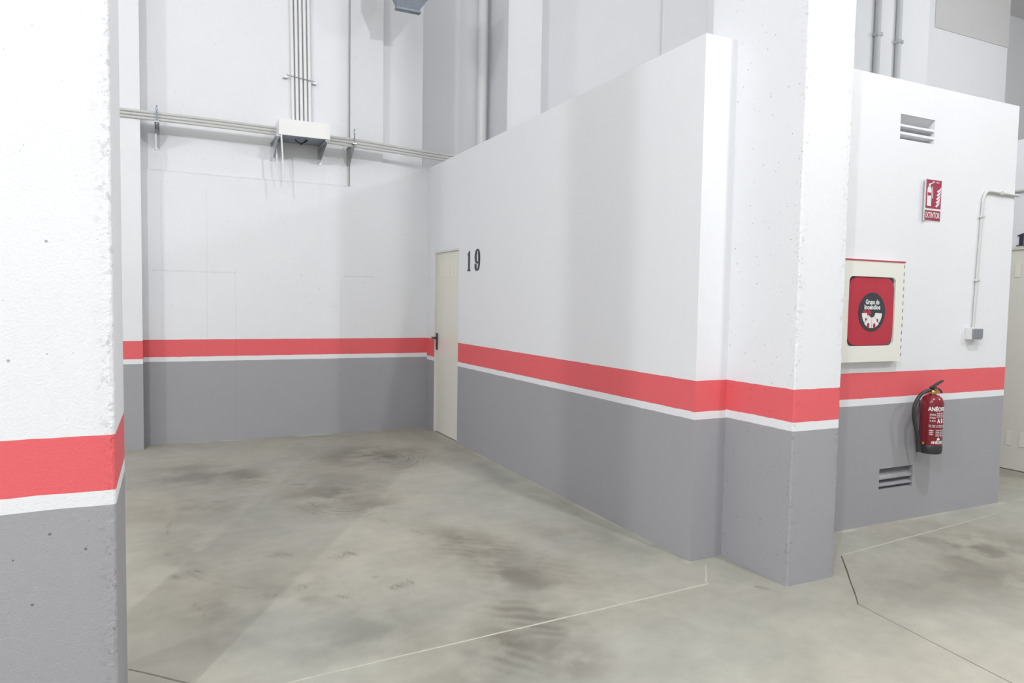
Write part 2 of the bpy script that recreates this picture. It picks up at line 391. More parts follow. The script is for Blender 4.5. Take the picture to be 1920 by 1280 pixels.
def strip(name, pts, wd, m, h=.0012):
    bm = bmesh.new(); L = []; R = []
    for i, (x, y) in enumerate(pts):
        a = Vector(pts[max(i-1, 0)]); c = Vector(pts[min(i+1, len(pts)-1)]); d = (c-a).normalized(); n = Vector((-d.y, d.x))*wd/2
        j = random.uniform(.8, 1.2)
        L.append((x+n.x*j, y+n.y*j)); R.append((x-n.x*j, y-n.y*j))
    for i in range(len(pts)-1):
        q = [L[i], L[i+1], R[i+1], R[i]]
        prism(bm, q, lambda a, b_, d: Vector((a, b_, d)), h)
    return obj(name, bm, m, floor)
def line(a, b_, n=14, jit=.002):
    return [(a[0]+(b_[0]-a[0])*k/n+random.uniform(-jit, jit), a[1]+(b_[1]-a[1])*k/n+random.uniform(-jit, jit)) for k in range(n+1)]
strip('joint_filler', line((-.45, 2.60), (2.46, 2.745), 24), .011, M['filler'])
strip('joint_filler', line((3.46, 2.766), (5.15, 2.91), 12), .009, M['filler'])
strip('joint_filler', line((2.625, 2.955), (2.465, 2.768), 5), .010, M['filler'])
strip('saw_cut', line((3.433, 2.75), (2.953, 2.26), 8), .0065, M['crack'])
strip('saw_cut', line((2.953, 2.26), (2.87, 1.5), 8), .0045, M['crackl'])
strip('saw_cut', line((-.145, 2.985), (.10, 2.74), 5), .007, M['crackl'])

# ------------------------------------------------------------------ hall shell
YB, YU, YR = 7.495, 7.575, 8.0
HC = 7.2
struct(obj('ceiling', B(HX0, HX1, HY0, HY1, HC, HC+.2), M['ceil']))
M['far'] = mat('far_hall_concrete', (.54, .54, .54), .8, var=.1, vscale=1)
struct(obj('wall_left', B(HX0-.2, HX0, HY0, HY1, 0, HC), M['far']))
struct(obj('wall_right', B(HX1, HX1+.2, HY0, HY1, 0, HC), M['far']))
struct(obj('wall_front', B(HX0, HX1, HY0-.2, HY0, 0, HC), M['far']))
US = .035
bm = bmesh.new()
box(bm, HX0, 1.722, YB+US, HY1, 2.589, HC)                  # upper field, set back behind the lower one
box(bm, HX0, 2.068, YB, HY1, 0, 2.583); box(bm, HX0, 1.722, YB+.06, HY1, 2.583, 2.589)
box(bm, 1.722, 2.068, YB, HY1, 2.583, HC)                   # flush strip rising to the ceiling
box(bm, 2.068, 2.58, YB, HY1, 0, 2.861)                     # lower field ends in a ledge
box(bm, 2.068, 2.53, YU, HY1, 2.861, HC)
struct(obj('wall_back', bm, M['back']))
bm = bmesh.new()                                            # deeper bays behind the storage rooms
box(bm, 2.58, 4.86, YR, HY1, 0, HC); box(bm, 2.53, 2.58, YR, HY1, 2.861, HC); box(bm, 4.86, 10.41, YR, HY1, 0, HC); box(bm, 10.41, 13.17, 7.66, HY1, 0, HC); box(bm, 13.17, HX1, 8.7, HY1, 0, HC)
struct(obj('wall_back_right', bm, M['plain']))
struct(obj('trim_1', B(-.80, -.2107, 7.305, YB+.05, 0, HC), M['back']))         # pilaster in the left corner
# downstand beam at the far right
M['beam'] = mat('bare_beam_concrete', (.62, .62, .615), .7, bump=.1, var=.04, vscale=2)
struct(obj('ceiling_beam', B(11.19, 13.17, 7.645, 7.66, 5.948, HC), M['beam']))

def column(name, x0, x1, y0, y1, z1, label, cham=.010, amp=.006, seed=1, m=None, z0=0):
    r = random.Random(seed); bm = bmesh.new(); n = int((z1-z0)/.022); rings = []
    walk = [0]*8
    for k in range(n+1):
        z = z0+(z1-z0)*k/n
        ring = []
        for ci, (cx, cy, sx, sy) in enumerate(((x0, y0, 1, 1), (x1, y0, -1, 1), (x1, y1, -1, -1), (x0, y1, 1, -1))):
            walk[ci] = walk[ci]*.65+r.uniform(-1, 1)*amp*.6
            chip = abs(walk[ci]) + (r.random() < .05)*r.uniform(.004, .012)
            c = cham*.55+chip
            c2 = cham*.55+abs(walk[ci])*.6+r.uniform(0, amp*.5)
            A, Bp = (cx+sx*c, cy), (cx, cy+sy*c2)
            mid = (cx+sx*c*.33, cy+sy*c2*.33)
            ring += [A, mid, Bp] if ci in (1, 3) else [Bp, mid, A]
        ring = ring
        rings.append([bm.verts.new((a, b_, z)) for a, b_ in ring])
    m_ = len(rings[0])
    for a, b_ in zip(rings, rings[1:]):
        for k in range(m_): bm.faces.new((a[k], a[(k+1) % m_], b_[(k+1) % m_], b_[k]))
    bm.faces.new(rings[0][::-1]); bm.faces.new(rings[-1])
    return tag(obj(name, bm, m or M['column']), label, 'column')
column('concrete_column', -.478, -.1452, 2.406, 2.879, HC, 'near concrete column at the left edge, white over a red stripe and grey base', seed=3, amp=.007)
column('concrete_column', 2.8006, 3.1285, 2.555, 3.24, HC, 'concrete column at the front corner of the storage room, beside the hose cabinet', seed=5, amp=.004, m=M['column2'])
column('concrete_column', 3.49, 3.92, 7.44, YR, HC, 'pale speckled column rising behind the long wall, right of the white downpipe', cham=.006, amp=.002, seed=7, m=M['upper'])
column('concrete_column', 6.02, 6.76, 7.96, YR, HC, 'far column seen just left of the front corner column, above the wall top', cham=.004, amp=.001, seed=8, m=M['upper'])
column('concrete_column', 8.75, 10.40, 7.2, YR, HC, 'broad far column carrying two grey conduits, above the vent wall', cham=.004, amp=.001, seed=9, m=M['upper'])

# ------------------------------------------------------------------ storage room walls
HA = 2.875
D0, D1, DH = 6.5595, 7.2662, 1.9308
struct(obj('wall_storage_left', wallgrid(bmesh.new(), 'y', 2.5803, 2.8006, 3.0322, YR, 0, HA-.025, [(D0, D1, 0, DH)]), M['partition']))
VH = (4.215, 4.555, 2.493, 2.650); VL = (4.165, 4.497, .220, .364)
struct(obj('wall_storage_front', wallgrid(bmesh.new(), 'x', 3.08, 3.26, 3.1285, 5.474, 0, 2.862, [VH, VL]), M['front']))
struct(obj('wall_storage_right', B(5.274, 5.474, 3.26, YR, 0, 2.862), M['front']))
struct(obj('wall_neighbour_left', wallgrid(bmesh.new(), 'y', 6.68, 6.88, 3.0322, YR, 0, 2.89, [(3.10, 3.97, 0, 1.957)]), M['plain']))

# door 19
def flush_door(name, xf, y0, y1, h, slots):
    d = struct(obj(name, B(xf+.022, xf+.062, y0+.016, y1-.016, .006, h-.016, bev=.003), M['door']))
    bm = bmesh.new(); box(bm, xf+.004, xf+.075, y0, y0+.016, 0, h); box(bm, xf+.004, xf+.075, y1-.016, y1, 0, h); box(bm, xf+.004, xf+.075, y0+.016, y1-.016, h-.016, h)
    obj('door_frame', bm, M['door'], d)
    for (ya, yb, za, zb, n) in slots:
        for k in range(n):
            yc = ya+(yb-ya)*(k+.5)/n; hw = (yb-ya)/n*.24
            bm = bmesh.new()      # pressed louvre: a slit with one raised lip
            prism(bm, [(yc-hw, za), (yc+hw, za), (yc+hw, zb), (yc-hw, zb)], lambda a, b_, dd: Vector((xf+.022-dd*(1 if a > yc else .1), a, b_)), .008)
            sl = obj('vent_slot', bm, M['door'], d)
            obj('slot_shade', B(xf+.0205, xf+.0225, yc-hw*.9, yc+hw*.9, za+.002, zb-.002), M['slotshade'], sl)  # darker strip stands in for the shade in the slit
    return d
d1 = flush_door('door_1', 2.5803, D0, D1, DH, [(6.64, 7.235, 1.655, 1.772, 6)])
hd = obj('door_handle', B(2.592, 2.6025, 7.205, 7.240, .885, 1.065, bev=.004), M['black'], d1)
bm = tube(bmesh.new(), [(2.60, 7.222, 1.015), (2.548, 7.222, 1.015)], .009, 10)
obj('handle_spindle', bm, M['black'], hd)
obj('handle_lever', tube(bmesh.new(), spline([(2.552, 7.245, 1.017), (2.545, 7.222, 1.015), (2.545, 7.17, 1.015), (2.549, 7.125, 1.012)], 5), .009, 10), M['black'], hd)
obj('key_cylinder', lathe(bmesh.new(), [(.007, 0), (.007, .005)], 12), M['black'], hd).matrix_world = Matrix.Translation((2.592, 7.222, .93)) @ Matrix.Rotation(-PI/2, 4, 'Y')
d2 = flush_door('door_2', 6.68, 3.10, 3.97, 1.957, [(3.2, 3.87, 1.70, 1.82, 6), (3.2, 3.87, .22, .34, 6)])

# numerals
def ribbon(path, wid, f, depth):
    P = spline([(a, b_, 0) for a, b_ in path], 6); W = [q.x for q in spline([(x, 0, 0) for x in wid], 6)]
    L = []; R = []
    for i, p in enumerate(P):
        T = (P[min(i+1, len(P)-1)]-P[max(i-1, 0)]).normalized(); n = Vector((-T.y, T.x, 0))*W[i]/2
        L.append(p+n); R.append(p-n)
    bm = bmesh.new()
    fr = [[bm.verts.new(f(q.x, q.y, d)) for q in S_] for S_ in (L, R) for d in (0, depth)]
    l0, l1, r0_, r1_ = fr
    for i in range(len(P)-1):
        bm.faces.new((l0[i], l0[i+1], r0_[i+1], r0_[i])); bm.faces.new((l1[i], r1_[i], r1_[i+1], l1[i+1]))
        bm.faces.new((l0[i], l1[i], l1[i+1], l0[i+1])); bm.faces.new((r0_[i], r0_[i+1], r1_[i+1], r1_[i]))
    bm.faces.new((l0[0], r0_[0], r1_[0], l1[0])); bm.faces.new((l0[-1], l1[-1], r1_[-1], r0_[-1]))
    return bm
def onA(yl, z0, w_, h_, xf=2.5803): return lambda a, b_, d: Vector((xf-d, yl-a*w_, z0+b_*h_))    # reading left to right is towards -y
one = [(.0, 0), (.9, 0), (.9, .035), (.68, .075), (.68, 1.0), (.60, 1.0), (.10, .84), (.10, .79), (.30, .80), (.30, .075), (.0, .035)]
tag(obj('door_number', prism(bmesh.new(), one, onA(6.330, 1.698, .078, .187), .008), M['num']), 'dark numeral 1, first of the pair right of the cream door', 'numeral')
nine = [(.17, .30), (.16, .17), (.26, .06), (.46, .025), (.66, .07), (.79, .26), (.83, .5), (.80, .74), (.68, .92), (.5, .975), (.30, .90), (.17, .70), (.19, .50), (.33, .385), (.52, .37), (.68, .42)]
wid = [.25, .28, .16, .06, .12, .24, .30, .28, .14, .055, .15, .27, .25, .13, .05, .03]
tag(obj('door_number', ribbon(nine, [x*.95 for x in wid], lambda a, b_, d: Vector((2.5803-d, 6.150-a*.124, 1.698+b_*.196)), .008), M['num']), 'dark numeral 9, second of the pair right of the cream door', 'numeral')
tag(obj('door_number', prism(bmesh.new(), one, onA(3.72, 1.972, .085, .106, 6.68), .012), M['num']), 'dark numeral 1 above the door cut by the right edge', 'numeral')

# ------------------------------------------------------------------ louvred wall openings
def vent(V, y, rows, label, low):
    x0, x1, z0, z1 = V
    o = thing('air_vent', label, 'vent', (x0, y, z0))
    obj('vent_back_shade', B(x0, x1, y+.15, y+.155, z0, z1), M['dark'], o)  # near-black sheet stands in for the unlit room behind
    z = z1
    f = lambda a, b_, d: Vector((x0+(x1-x0)*d, a, b_))
    for op, lip in rows:
        zz = z-op; lp = lip or .004
        bm = bmesh.new()
        if low:      # blade rises inwards from its front lip
            prism(bm, [(y+.003, zz), (y+.003, zz-lp), (y+.07, zz-lp+op*.8), (y+.07, zz+op*.8)], f, 1)
        else:        # blade drops inwards below the upper edge, leaving a dark slit over the lip
            prism(bm, [(y+.012, z), (y+.07, z), (y+.070, zz+.024), (y+.062, zz+.024)], f, 1)
            if lip: box(bm, x0, x1, y+.003, y+.022, zz-lip, zz)
        obj('slat', bm, M['front'], o); z = zz-lip
    return o
vent(VH, 3.08, [(.062, .014), (.033, .016), (.032, 0)], 'white louvred vent opening high on the right wall', False)
vent(VL, 3.08, [(.060, .012), (.036, .010), (.026, 0)], 'grey louvred vent opening low on the right wall, below the extinguisher', True)

# ------------------------------------------------------------------ fire hose cabinet
YC = 3.034
hc = thing('fire_hose_cabinet', 'cream fire hose cabinet with a red window and dark round emblem', 'cabinet', (3.98, 3.08, 1.07))
CX0, CX1, CZ0, CZ1 = 3.672, 4.258, 1.074, 1.703
bm = bmesh.new()
outer = [(CX0, CZ0), (CX1, CZ0), (CX1, CZ1), (CX0, CZ1)]
WX0, WX1, WZ0, WZ1 = 3.752, 4.178, 1.175, 1.606
inner = rrect(WX0, WX1, WZ0, WZ1, .032)
# face plate with a rounded window cut out
oc = [(CX1, CZ1), (CX0, CZ1), (CX0, CZ0), (CX1, CZ0)]
fo = [bm.verts.new((a, YC, b_)) for a, b_ in oc]; fi = [bm.verts.new((a, YC, b_)) for a, b_ in inner]; fb = [bm.verts.new((a, YC+.015, b_)) for a, b_ in inner]
nq = len(inner)//4
for c in range(4):
    for k in range(nq-1): bm.faces.new((fo[c], fi[c*nq+k], fi[c*nq+k+1]))
    bm.faces.new((fo[c], fi[c*nq+nq-1], fi[((c+1)*nq) % len(inner)], fo[(c+1) % 4]))
for k in range(len(inner)): bm.faces.new((fi[k], fb[k], fb[(k+1) % len(inner)], fi[(k+1) % len(inner)]))
ob = [bm.verts.new((a, 3.08, b_)) for a, b_ in oc]
for c in range(4): bm.faces.new((fo[c], fo[(c+1) % 4], ob[(c+1) % 4], ob[c]))
obj('cabinet_body', bm, M['cream'], hc)
obj('top_trim', B(CX0, CX1+.002, YC-.004, YC+.004, CZ1, CZ1+.008), M['redtrim'], hc, label='thin red strip along the top edge')
obj('window_backing', prism(bmesh.new(), rrect(WX0-.01, WX1+.01, WZ0-.01, WZ1+.01, .03), frontY(YC+.02), .005), M['reelg'], hc, label='dark grey backing showing at the window corners')
film = obj('red_window', prism(bmesh.new(), rrect(WX0+.004, WX1-.004, WZ0+.004, WZ1-.004, .075, 5), frontY(YC+.013), .006), M['cabred'], hc, label='red sheet filling the window')
ex, ez = 3.973, 1.386
disc = obj('emblem_disc', prism(bmesh.new(), [(ex+.122*math.cos(2*PI*k/40), ez+.122*math.sin(2*PI*k/40)) for k in range(40)], frontY(YC+.0065), .002), M['reel'], hc, label='dark grey round emblem with white print')
bm = bmesh.new(); fY = YC+.004
add_text(bm, 'Grupo de', .040, lambda x, y: Vector((ex+x, fY, ez+.062+y)), .0014, .125)
add_text(bm, 'Incendios', .040, lambda x, y: Vector((ex+x, fY, ez+.030+y)), .0014, .145)
obj('lettering', bm, M['print'], disc)
# white horseshoe of picture panels under the words
def sector(a0, a1, r0_, r1_, n=6):
    return [(ex+r1_*math.cos(math.radians(a0+(a1-a0)*k/n)), ez-.004+r1_*math.sin(math.radians(a0+(a1-a0)*k/n))) for k in range(n+1)] + \
           [(ex+r0_*math.cos(math.radians(a1-(a1-a0)*k/n)), ez-.004+r0_*math.sin(math.radians(a1-(a1-a0)*k/n))) for k in range(n+1)]
for a0, a1 in ((182, 222), (225, 268), (271, 314), (317, 358)):
    obj('picture_panel', prism(bmesh.new(), sector(a0, a1, .030, .096 if 200 < a0 < 300 else .092), frontY(fY+.001), .001), M['print'], disc)
bm = bmesh.new(); prism(bm, sector(150, 205, .008, .046), frontY(fY+.0005), .0015); prism(bm, [(ex-.085, ez-.004), (ex-.045, ez-.004), (ex-.040, ez+.010), (ex-.085, ez+.010)], frontY(fY+.0005), .0015)
obj('red_mark', bm, M['cabred'], disc)
for (px_, pz_, r_) in ((-.032, -.083, .012), (.024, -.085, .012), (.052, -.052, .008), (-.055, -.045, .007)):
    obj('picture_mark', prism(bmesh.new(), [(ex+px_+r_*math.cos(k*PI/5), ez+pz_+r_*1.4*math.sin(k*PI/5)) for k in range(10)], frontY(fY-.0002), .0008), M['cabred'], disc)
for k in range(13):
    z = CZ0+.03+k*.047
    obj('edge_slot', B(CX1-.0065, CX1-.0015, YC-.0006, YC+.003, z, z+.022), M['reelg'], hc)

# ------------------------------------------------------------------ extinguisher sign
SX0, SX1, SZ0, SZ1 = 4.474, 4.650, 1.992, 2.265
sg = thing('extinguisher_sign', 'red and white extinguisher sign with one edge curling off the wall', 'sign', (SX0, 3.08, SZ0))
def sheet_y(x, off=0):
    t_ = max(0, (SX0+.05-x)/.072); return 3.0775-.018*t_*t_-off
def sheet(bm, x0, x1, z0, z1, off, n=8, th=.0015):
    xs_ = [x0+(x1-x0)*k/n for k in range(n+1)]
    g = [[bm.verts.new((x, sheet_y(x, off)+d, z)) for x in xs_] for z in (z0, z1) for d in (0, th)]
    a, a2, b_, b2 = g
    for k in range(n):
        bm.faces.new((a[k], a[k+1], b_[k+1], b_[k])); bm.faces.new((a2[k], b2[k], b2[k+1], a2[k+1]))
        bm.faces.new((a[k], a2[k], a2[k+1], a[k+1])); bm.faces.new((b_[k], b_[k+1], b2[k+1], b2[k]))
    bm.faces.new((a[0], b_[0], b2[0], a2[0])); bm.faces.new((a[-1], a2[-1], b2[-1], b_[-1])); return bm
obj('sign_sheet', sheet(bmesh.new(), SX0-.022, SX1, SZ0, SZ1, 0), M['print'], sg, label='sheet with glare put in as white at the curled edge')  # white border stands in for glare along the curl
obj('picture_field', sheet(bmesh.new(), SX0+.010, SX1-.002, SZ0+.083, SZ1-.003, .0012, 8, .0008), M['signred'], sg, label='red field with a white extinguisher and flames')
obj('caption_bar', sheet(bmesh.new(), SX0+.004, SX1-.002, SZ0+.004, SZ0+.070, .0012, 8, .0008), M['signred'], sg, label='red bar reading EXTINTOR')
def onS(x, z, o_=.0024): return Vector((x, sheet_y(x, o_), z))
bm = bmesh.new(); add_text(bm, 'EXTINTOR', .062, lambda x, y: onS((SX0+SX1)/2+.002+x, SZ0+.037+y*.85), .001, .150); obj('lettering', bm, M['print'], sg)
bm = bmesh.new()
cx = SX0+.052
for poly in ([(-.026, .098), (.020, .098), (.020, .205), (.013, .222), (-.019, .222), (-.026, .205)], [(-.010, .224), (.008, .224), (.008, .238), (-.010, .238)],
             [(-.016, .240), (.026, .252), (.030, .247), (-.010, .234)], [(.024, .225), (.030, .225), (.036, .150), (.028, .150)]):
    prism(bm, poly, lambda a, b_, d: onS(cx+a, SZ0+b_, .0024+d), .0004)
bm.verts.ensure_lookup_table(); obj('extinguisher_symbol', bm, M['print'], sg)
bm = bmesh.new(); prism(bm, [(cx-.022, SZ0+.165), (cx+.016, SZ0+.165), (cx+.016, SZ0+.185), (cx-.022, SZ0+.185)], lambda a, b_, d: onS(a, b_, .003+d), .0004); obj('symbol_label', bm, M['signred'], sg)
bm = bmesh.new()
for k in range(5):
    z = SZ0+.10+k*.024; x = SX1-.062+k*.003
    P = [(x, z), (x+.016, z-.008), (x+.040, z+.012), (x+.046, z+.034), (x+.032, z+.020), (x+.014, z+.010)]
    prism(bm, P, lambda a, b_, d: onS(a, b_, .0024+d), .0004)
obj('flame_symbol', bm, M['print'], sg)
bm = bmesh.new(); prism(bm, [(SX1-.098, SZ1-.022), (SX1-.075, SZ1-.024), (SX1-.075, SZ1-.012), (SX1-.098, SZ1-.010)], lambda a, b_, d: onS(a, b_, .0024+d), .0004)
prism(bm, [(SX1-.06, SZ1-.022), (SX1-.03, SZ1-.022), (SX1-.03, SZ1-.014), (SX1-.06, SZ1-.014)], lambda a, b_, d: onS(a, b_, .0024+d), .0004); obj('small_mark', bm, M['printp'], sg)

# ------------------------------------------------------------------ fire extinguisher
EX, EY, EZ, ER = 4.530, 2.990, .462, .069
fe = thing('fire_extinguisher', 'red fire extinguisher with black base hung on the right wall', 'extinguisher', (EX, EY, EZ))
obj('cylinder', lathe(bmesh.new(), [(ER-.002, .05), (ER, .055), (ER, .335), (ER-.004, .352), (ER-.014, .370), (ER-.030, .382), (.022, .388), (.020, .394)], 40, (EX, EY, EZ)), M['extred'], fe, True)
obj('base_skirt', lathe(bmesh.new(), [(ER-.012, 0), (ER-.003, .004), (ER+.002, .018), (ER+.002, .056), (ER, .060)], 40, (EX, EY, EZ)), M['black'], fe, True, label='black plastic base')
obj('neck_collar', lathe(bmesh.new(), [(.020, .390), (.026, .394), (.027, .408), (.022, .413), (.020, .420)], 20, (EX, EY, EZ)), M['brass'], fe, True, label='brass neck collar')
Zv = EZ+.424
obj('valve_body', B(EX-.016, EX+.016, EY-.020, EY+.014, EZ+.416, EZ+.440, bev=.003), M['black'], fe)
def barpts(bm, pts, wd, th):
    for p, q in zip(pts, pts[1:]):
        p, q = Vector(p), Vector(q); T = (q-p).normalized(); s = T.cross(Vector((0, 0, 1))).normalized()*wd/2; n = s.cross(T).normalized()*th/2
        A = [bm.verts.new(v_) for v_ in (p+s+n, p-s+n, p-s-n, p+s-n)]; Bv = [bm.verts.new(v_) for v_ in (q+s+n, q-s+n, q-s-n, q+s-n)]
        bm.faces.new(A); bm.faces.new(Bv[::-1])
        for k in range(4): bm.faces.new((A[k], Bv[k], Bv[(k+1) % 4], A[(k+1) % 4]))
    return bm
obj('squeeze_lever', barpts(bmesh.new(), [(EX-.022, EY, Zv+.008), (EX+.004, EY-.006, Zv+.022), (EX+.034, EY-.014, Zv+.040), (EX+.062, EY-.022, Zv+.056)], .024, .008), M['black'], fe)
obj('carry_handle', barpts(bmesh.new(), [(EX-.005, EY, Zv+.004), (EX+.030, EY-.012, Zv+.004), (EX+.050, EY-.020, Zv-.010), (EX+.056, EY-.024, Zv-.026)], .022, .007), M['black'], fe)
hz = spline([(EX-.016, EY, EZ+.418), (EX-.060, EY+.002, EZ+.412), (EX-.120, EY+.004, EZ+.385), (EX-.168, EY+.004, EZ+.325), (EX-.172, EY+.004, EZ+.250), (EX-.150, EY+.002, EZ+.175), (EX-.128, EY, EZ+.105), (EX-.118, EY, EZ+.055)], 6)
obj('hose', tube(bmesh.new(), hz, .0115, 12), M['black'], fe, True)
obj('nozzle', tube(bmesh.new(), [(EX-.119, EY, EZ+.062), (EX-.112, EY, EZ+.018)], [.0125, .016], 12), M['black'], fe)
obj('nozzle_clip', lathe(bmesh.new(), [(.005, 0), (.008, .003), (.008, .014), (.004, .016)], 12, (EX-.104, EY-.020, EZ+.070)), M['brass'], fe, label='small brass clip at the hose end')
obj('pressure_gauge', lathe(bmesh.new(), [(.011, 0), (.011, .008)], 14), M['brass'], fe).matrix_world = Matrix.Translation((EX+.004, EY-.020, EZ+.418)) @ Matrix.Rotation(PI/2, 4, 'X')
obj('wall_hook', B(EX+.0, EX+.03, EY+.06, 3.08, EZ+.30, EZ+.34), M['black'], fe)
def onC(x, z):
    a = (x-.020)/ER; r_ = ER+.0008
    return Vector((EX+r_*math.sin(a), EY-r_*math.cos(a), z))
bm = bmesh.new()
add_text(bm, 'ANÉOFEU', .036, lambda x, y: onC(x-.004, EZ+.298+y), .0012, .128)
for k, s in enumerate(('EXTINTOR', 'DE POLVO', '6 KG')):
    add_text(bm, s, .015, lambda x, y, k=k: onC(x-.040, EZ+.262-k*.020+y), .0003, .034)
add_text(bm, 'A B C', .040, lambda x, y: onC(x+.020, EZ+.222+y), .0014, .066)
for k in range(3): add_text(bm, 'modo de empleo', .013, lambda x, y, k=k: onC(x+.018, EZ+.274-k*.012+y), .0002, .072)
for k in range(2): add_text(bm, 'no usar en llamas altas', .011, lambda x, y, k=k: onC(x-.002, EZ+.194-k*.010+y), .0002, .116)
for k in range(3): add_text(bm, 'peligro', .012, lambda x, y, k=k: onC(x-.045, EZ+.160-k*.013+y), .0003, .024)
for k in range(4): add_text(bm, 'revisar cada año', .012, lambda x, y, k=k: onC(x+.012, EZ+.162-k*.012+y), .0002, .064)
add_text(bm, 'ANÉOFEU', .026, lambda x, y: onC(x, EZ+.080+y), .0008, .088)
V_ = [bm.verts.new(onC(x, EZ+.096+z)) for x, z in ((-.010, 0), (.010, 0), (.010, .008), (.000, .020), (-.010, .008))]; bm.faces.new(V_)
obj('lettering', bm, M['print'], fe)

# ------------------------------------------------------------------ switch and its conduit
sw = thing('light_switch', 'pale surface switch with grey keys on the right wall', 'switch', (5.04, 3.08, 1.245))
obj('switch_box', B(4.982, 5.108, 3.034, 3.08, 1.204, 1.288, bev=.004), M['swbox'], sw)
for x0_, x1_ in ((4.992, 5.043), (5.047, 5.100)):
    obj('switch_key', B(x0_, x1_, 3.024, 3.036, 1.214, 1.279, bev=.004), M['keygrey'], sw, label='blue grey rocker key')
R_ = .010
cdt = tag(obj('electrical_conduit', tube(bmesh.new(), [(5.055, 3.068, 1.287), (5.070, 3.068, 1.7), (5.090, 3.068, 2.150)] + [(5.090+.06*(1-math.cos(a)), 3.068, 2.150+.085*math.sin(a)) for a in [PI/2*k/6 for k in range(1, 7)]] + [(5.3, 3.068, 2.233), (5.495, 3.068, 2.231)], R_, 12), M['pvc'], None, True),
          'pale conduit rising from the wall switch and turning right to the corner', 'conduit')
for x, z in ((5.085, 2.055), (5.067, 1.615)): obj('pipe_clip', B(x-.019, x+.019, 3.054, 3.08, z-.008, z+.008, bev=.003), M['pvc'], cdt)
obj('pipe_clip', B(5.278, 5.302, 3.054, 3.08, 2.221, 2.246, bev=.003), M['pvc'], cdt)
tag(obj('electrical_conduit', tube(bmesh.new(), [(6.665, 3.04, 2.446), (6.665, 4.5, 2.446)], .012, 10), M['pvc'], None, True), 'grey conduit across the neighbouring wall above the dark numeral, at the right edge', 'conduit')

# ------------------------------------------------------------------ back wall: conduits, brackets, cover box
GC = 'horizontal conduits under the back wall brackets'
for k, nm in enumerate(('topmost', 'middle', 'lowest')):
    zo = -.0285*k; yo = 7.30
    pts = spline([(-1.6, yo, 3.066+zo), (-.4, yo, 3.062+zo), (.4, yo, 3.060+zo), (1.0, yo, 3.050+zo), (1.46, yo, 3.028+zo), (1.74, yo, 3.024+zo-.004*k), (2.12, yo, 3.004+zo), (2.45, yo-.02, 2.982+zo), (2.75, yo-.03, 2.968+zo), (3.2, yo-.03, 2.96+zo)], 5)
    tag(obj('electrical_conduit', tube(bmesh.new(), pts, .0138, 10), M['pvc'], None, True), nm+' of the three grey conduits running along the back wall', 'conduit', GC)
def bracket(x, label, yf=7.25, z1=2.985, rod=True):
    o = thing('wall_bracket', label, 'bracket', (x, YB+US, 2.80)); yw = YB+US
    bm = bmesh.new()
    prism(bm, [(yw-.003, 2.80), (yw-.003, z1), (yf+.005, z1), (yf+.005, z1-.03), (yw-.06, 2.80)], lambda a, b_, d: Vector((x-.0015+d, a, b_)), .003)
    obj('gusset', bm, M['galv'], o)
    obj('bracket_arm', B(x-.02, x+.02, yf, yw, z1-.012, z1-.0005), M['galv'], o)
    obj('wall_plate', B(x-.02, x+.02, yw-.005, yw, 2.775, z1-.012), M['galv'], o)
    if rod:
        obj('threaded_rod', tube(bmesh.new(), [(x, yf+.015, z1-.03), (x, yf+.015, 3.125)], .006, 8), M['galvd'], o)
        obj('hex_nut', lathe(bmesh.new(), [(.011, 0), (.011, .012)], 6, (x, yf+.015, 3.085)), M['galv'], o)
    return o
bracket(-.075, 'galvanised bracket holding the conduits, leftmost, near the corner pilaster')
bracket(.955, 'galvanised bracket under the white cover box, at its left end', 7.13, 2.956, False)
bracket(1.415, 'galvanised bracket under the white cover box, at its right end', 7.13, 2.956, False)
bracket(1.712, 'galvanised bracket holding the conduits, just right of the white cover box')
cb = thing('cable_cover_box', 'white steel cover box below the bundle of vertical conduits', 'box', (1.2, YB, 2.97))
bx0, bx1, by0, by1 = .962, 1.438, 7.115, YB+US-.001
obj('front_panel', B(bx0, bx1, by0, by0+.003, 2.958, 3.105), M['boxw'], cb)
obj('end_panel', B(bx0, bx0+.003, by0+.003, by1, 2.958, 3.105), M['boxw'], cb); obj('end_panel', B(bx1-.003, bx1, by0+.003, by1, 2.958, 3.105), M['boxw'], cb)
obj('bottom_tray', B(bx0+.004, bx1-.004, by0+.012, by1-.06, 2.9585, 2.9605), M['galvd'], cb)
obj('lid_panel', B(bx0, bx1, by0, by1, 3.105, 3.108), M['boxw'], cb)
obj('cable_loop', tube(bmesh.new(), spline([(1.10, 7.3, 3.03), (1.14, 7.28, 2.950), (1.19, 7.26, 2.925), (1.24, 7.25, 2.950), (1.30, 7.3, 3.03)], 6), .006, 8), M['black'], cb, True)
obj('cable_loop', tube(bmesh.new(), spline([(1.28, 7.2, 3.03), (1.22, 7.24, 2.945), (1.18, 7.27, 2.905)], 6), .005, 8), M['black'], cb, True)
tag(obj('drop_tube', tube(bmesh.new(), [(.983, 7.125, 2.958), (1.006, 7.125, 2.555)], .0085, 10), M['pvcw'], None, True), 'thin white tube hanging from the front of the cover box', 'tube', 'tubes hanging under the cover box')
tag(obj('drop_tube', tube(bmesh.new(), [(.968, 7.40, 2.955), (.995, 7.40, 2.56)], .0085, 10), M['pvcw'], None, True), 'thin white tube hanging at the back of the cover box, nearer the wall', 'tube', 'tubes hanging under the cover box')
names = ('first from the left', 'second from the left', 'middle one', 'second from the right', 'rightmost')
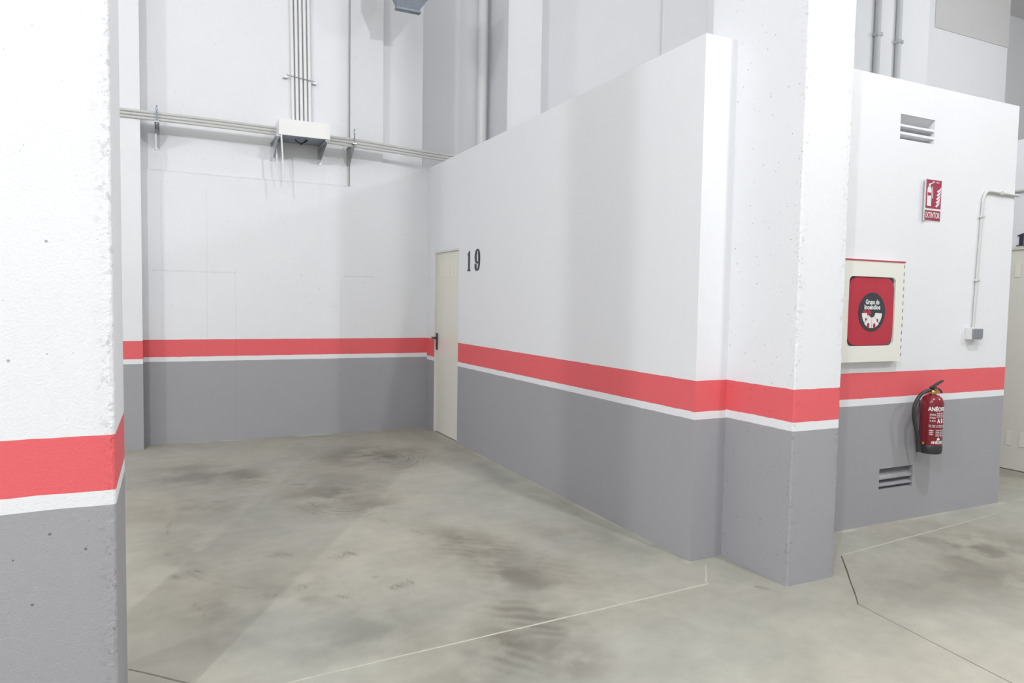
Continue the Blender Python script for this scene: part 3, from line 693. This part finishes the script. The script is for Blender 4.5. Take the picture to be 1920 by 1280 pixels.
for k in range(5):
    x = 1.118+.0415*k+.004
    p0 = tag(obj('electrical_conduit', tube(bmesh.new(), [(x+.03, YB+.012, 3.109), (x, YB+.012, 5.0), (x-.02, YB+.012, HC-.01)], .0165, 10), M['pvcw'], None, True), 'vertical pale conduit into the white cover box, '+names[k]+' of five', 'conduit', 'vertical conduits above the cover box')
    if k == 0:
        cl = thing('pipe_clamp', 'steel clamp rod across the five vertical conduits', 'clamp', (1.2, YB, 3.6))
        obj('clamp_rod', tube(bmesh.new(), [(1.085, YB-.009, 3.628), (1.36, YB-.009, 3.598)], .005, 8), M['galv'], cl)
        obj('clamp_lug', B(1.055, 1.095, YB-.01, YB+US-.001, 3.600, 3.612), M['galv'], cl); obj('clamp_lug', B(1.34, 1.375, YB-.01, YB+US-.001, 3.578, 3.590), M['galv'], cl)
tag(obj('joint_line', tube(bmesh.new(), [(1.712, YB+US-.008, 2.60), (1.712, YB+US-.008, 4.5), (1.712, YB+US-.008, HC-.01)], .007, 8), M['pvc'], None, True), 'thin grey line down the upright joint in the back wall', 'joint_line')  # thin tube stands in for the dark groove line of the joint
# hood hanging near the ceiling
hx0, hx1, hy0, hy1 = 2.020, 2.270, 6.86, 6.93
vh = thing('ventilation_hood', 'speckled galvanised hood hanging at the top edge above the back wall', 'hood', (2.145, 6.9, 4.23))
obj('hood_flange', B(hx0, hx1, hy0, hy1, 4.232, 4.252), M['galvd'], vh)
bm = bmesh.new()
a = [bm.verts.new(p) for p in ((hx0+.012, hy0+.008, 4.252), (hx1-.02, hy0+.008, 4.252), (hx1-.02, hy1-.008, 4.252), (hx0+.012, hy1-.008, 4.252))]
b_ = [bm.verts.new(p) for p in ((hx0-.075, hy0-.06, 4.48), (hx1+.15, hy0-.06, 4.48), (hx1+.15, hy1+.06, 4.48), (hx0-.075, hy1+.06, 4.48))]
for k in range(4): bm.faces.new((a[k], a[(k+1) % 4], b_[(k+1) % 4], b_[k]))
bm.faces.new(a[::-1]); bm.faces.new(b_); obj('hood_body', bm, M['galvd'], vh)
obj('hood_duct', B(hx0-.075, hx1+.15, hy0-.06, hy1+.06, 4.48, 4.75), M['galvd'], vh)
obj('hanger_rod', tube(bmesh.new(), [(2.10, 6.895, 4.74), (2.10, 6.895, HC)], .006, 8), M['galv'], vh); obj('hanger_rod', tube(bmesh.new(), [(2.30, 6.895, 4.74), (2.30, 6.895, HC)], .006, 8), M['galv'], vh)
# downpipe and far conduits
tag(obj('downpipe', tube(bmesh.new(), [(3.385, 7.925, .002), (3.385, 7.925, HC)], .055, 20), M['pvcw'], None, True), 'white downpipe behind the long wall, left of the pale column', 'pipe')
for x, r_, z_, lb in ((9.207, .042, 5.30, 'left of the two grey conduits on the broad far column'), (9.662, .040, 5.27, 'right of the two grey conduits on the broad far column')):
    o = tag(obj('electrical_conduit', tube(bmesh.new(), [(x, 7.195-r_, 2.9), (x, 7.195-r_, HC)], r_, 14), M['pvcg'], None, True), lb, 'conduit')
    obj('pipe_clip', B(x-r_*1.35, x+r_*1.35, 7.195-2*r_-.006, 7.197, z_, z_+.05, bev=.004), M['galv'], o)
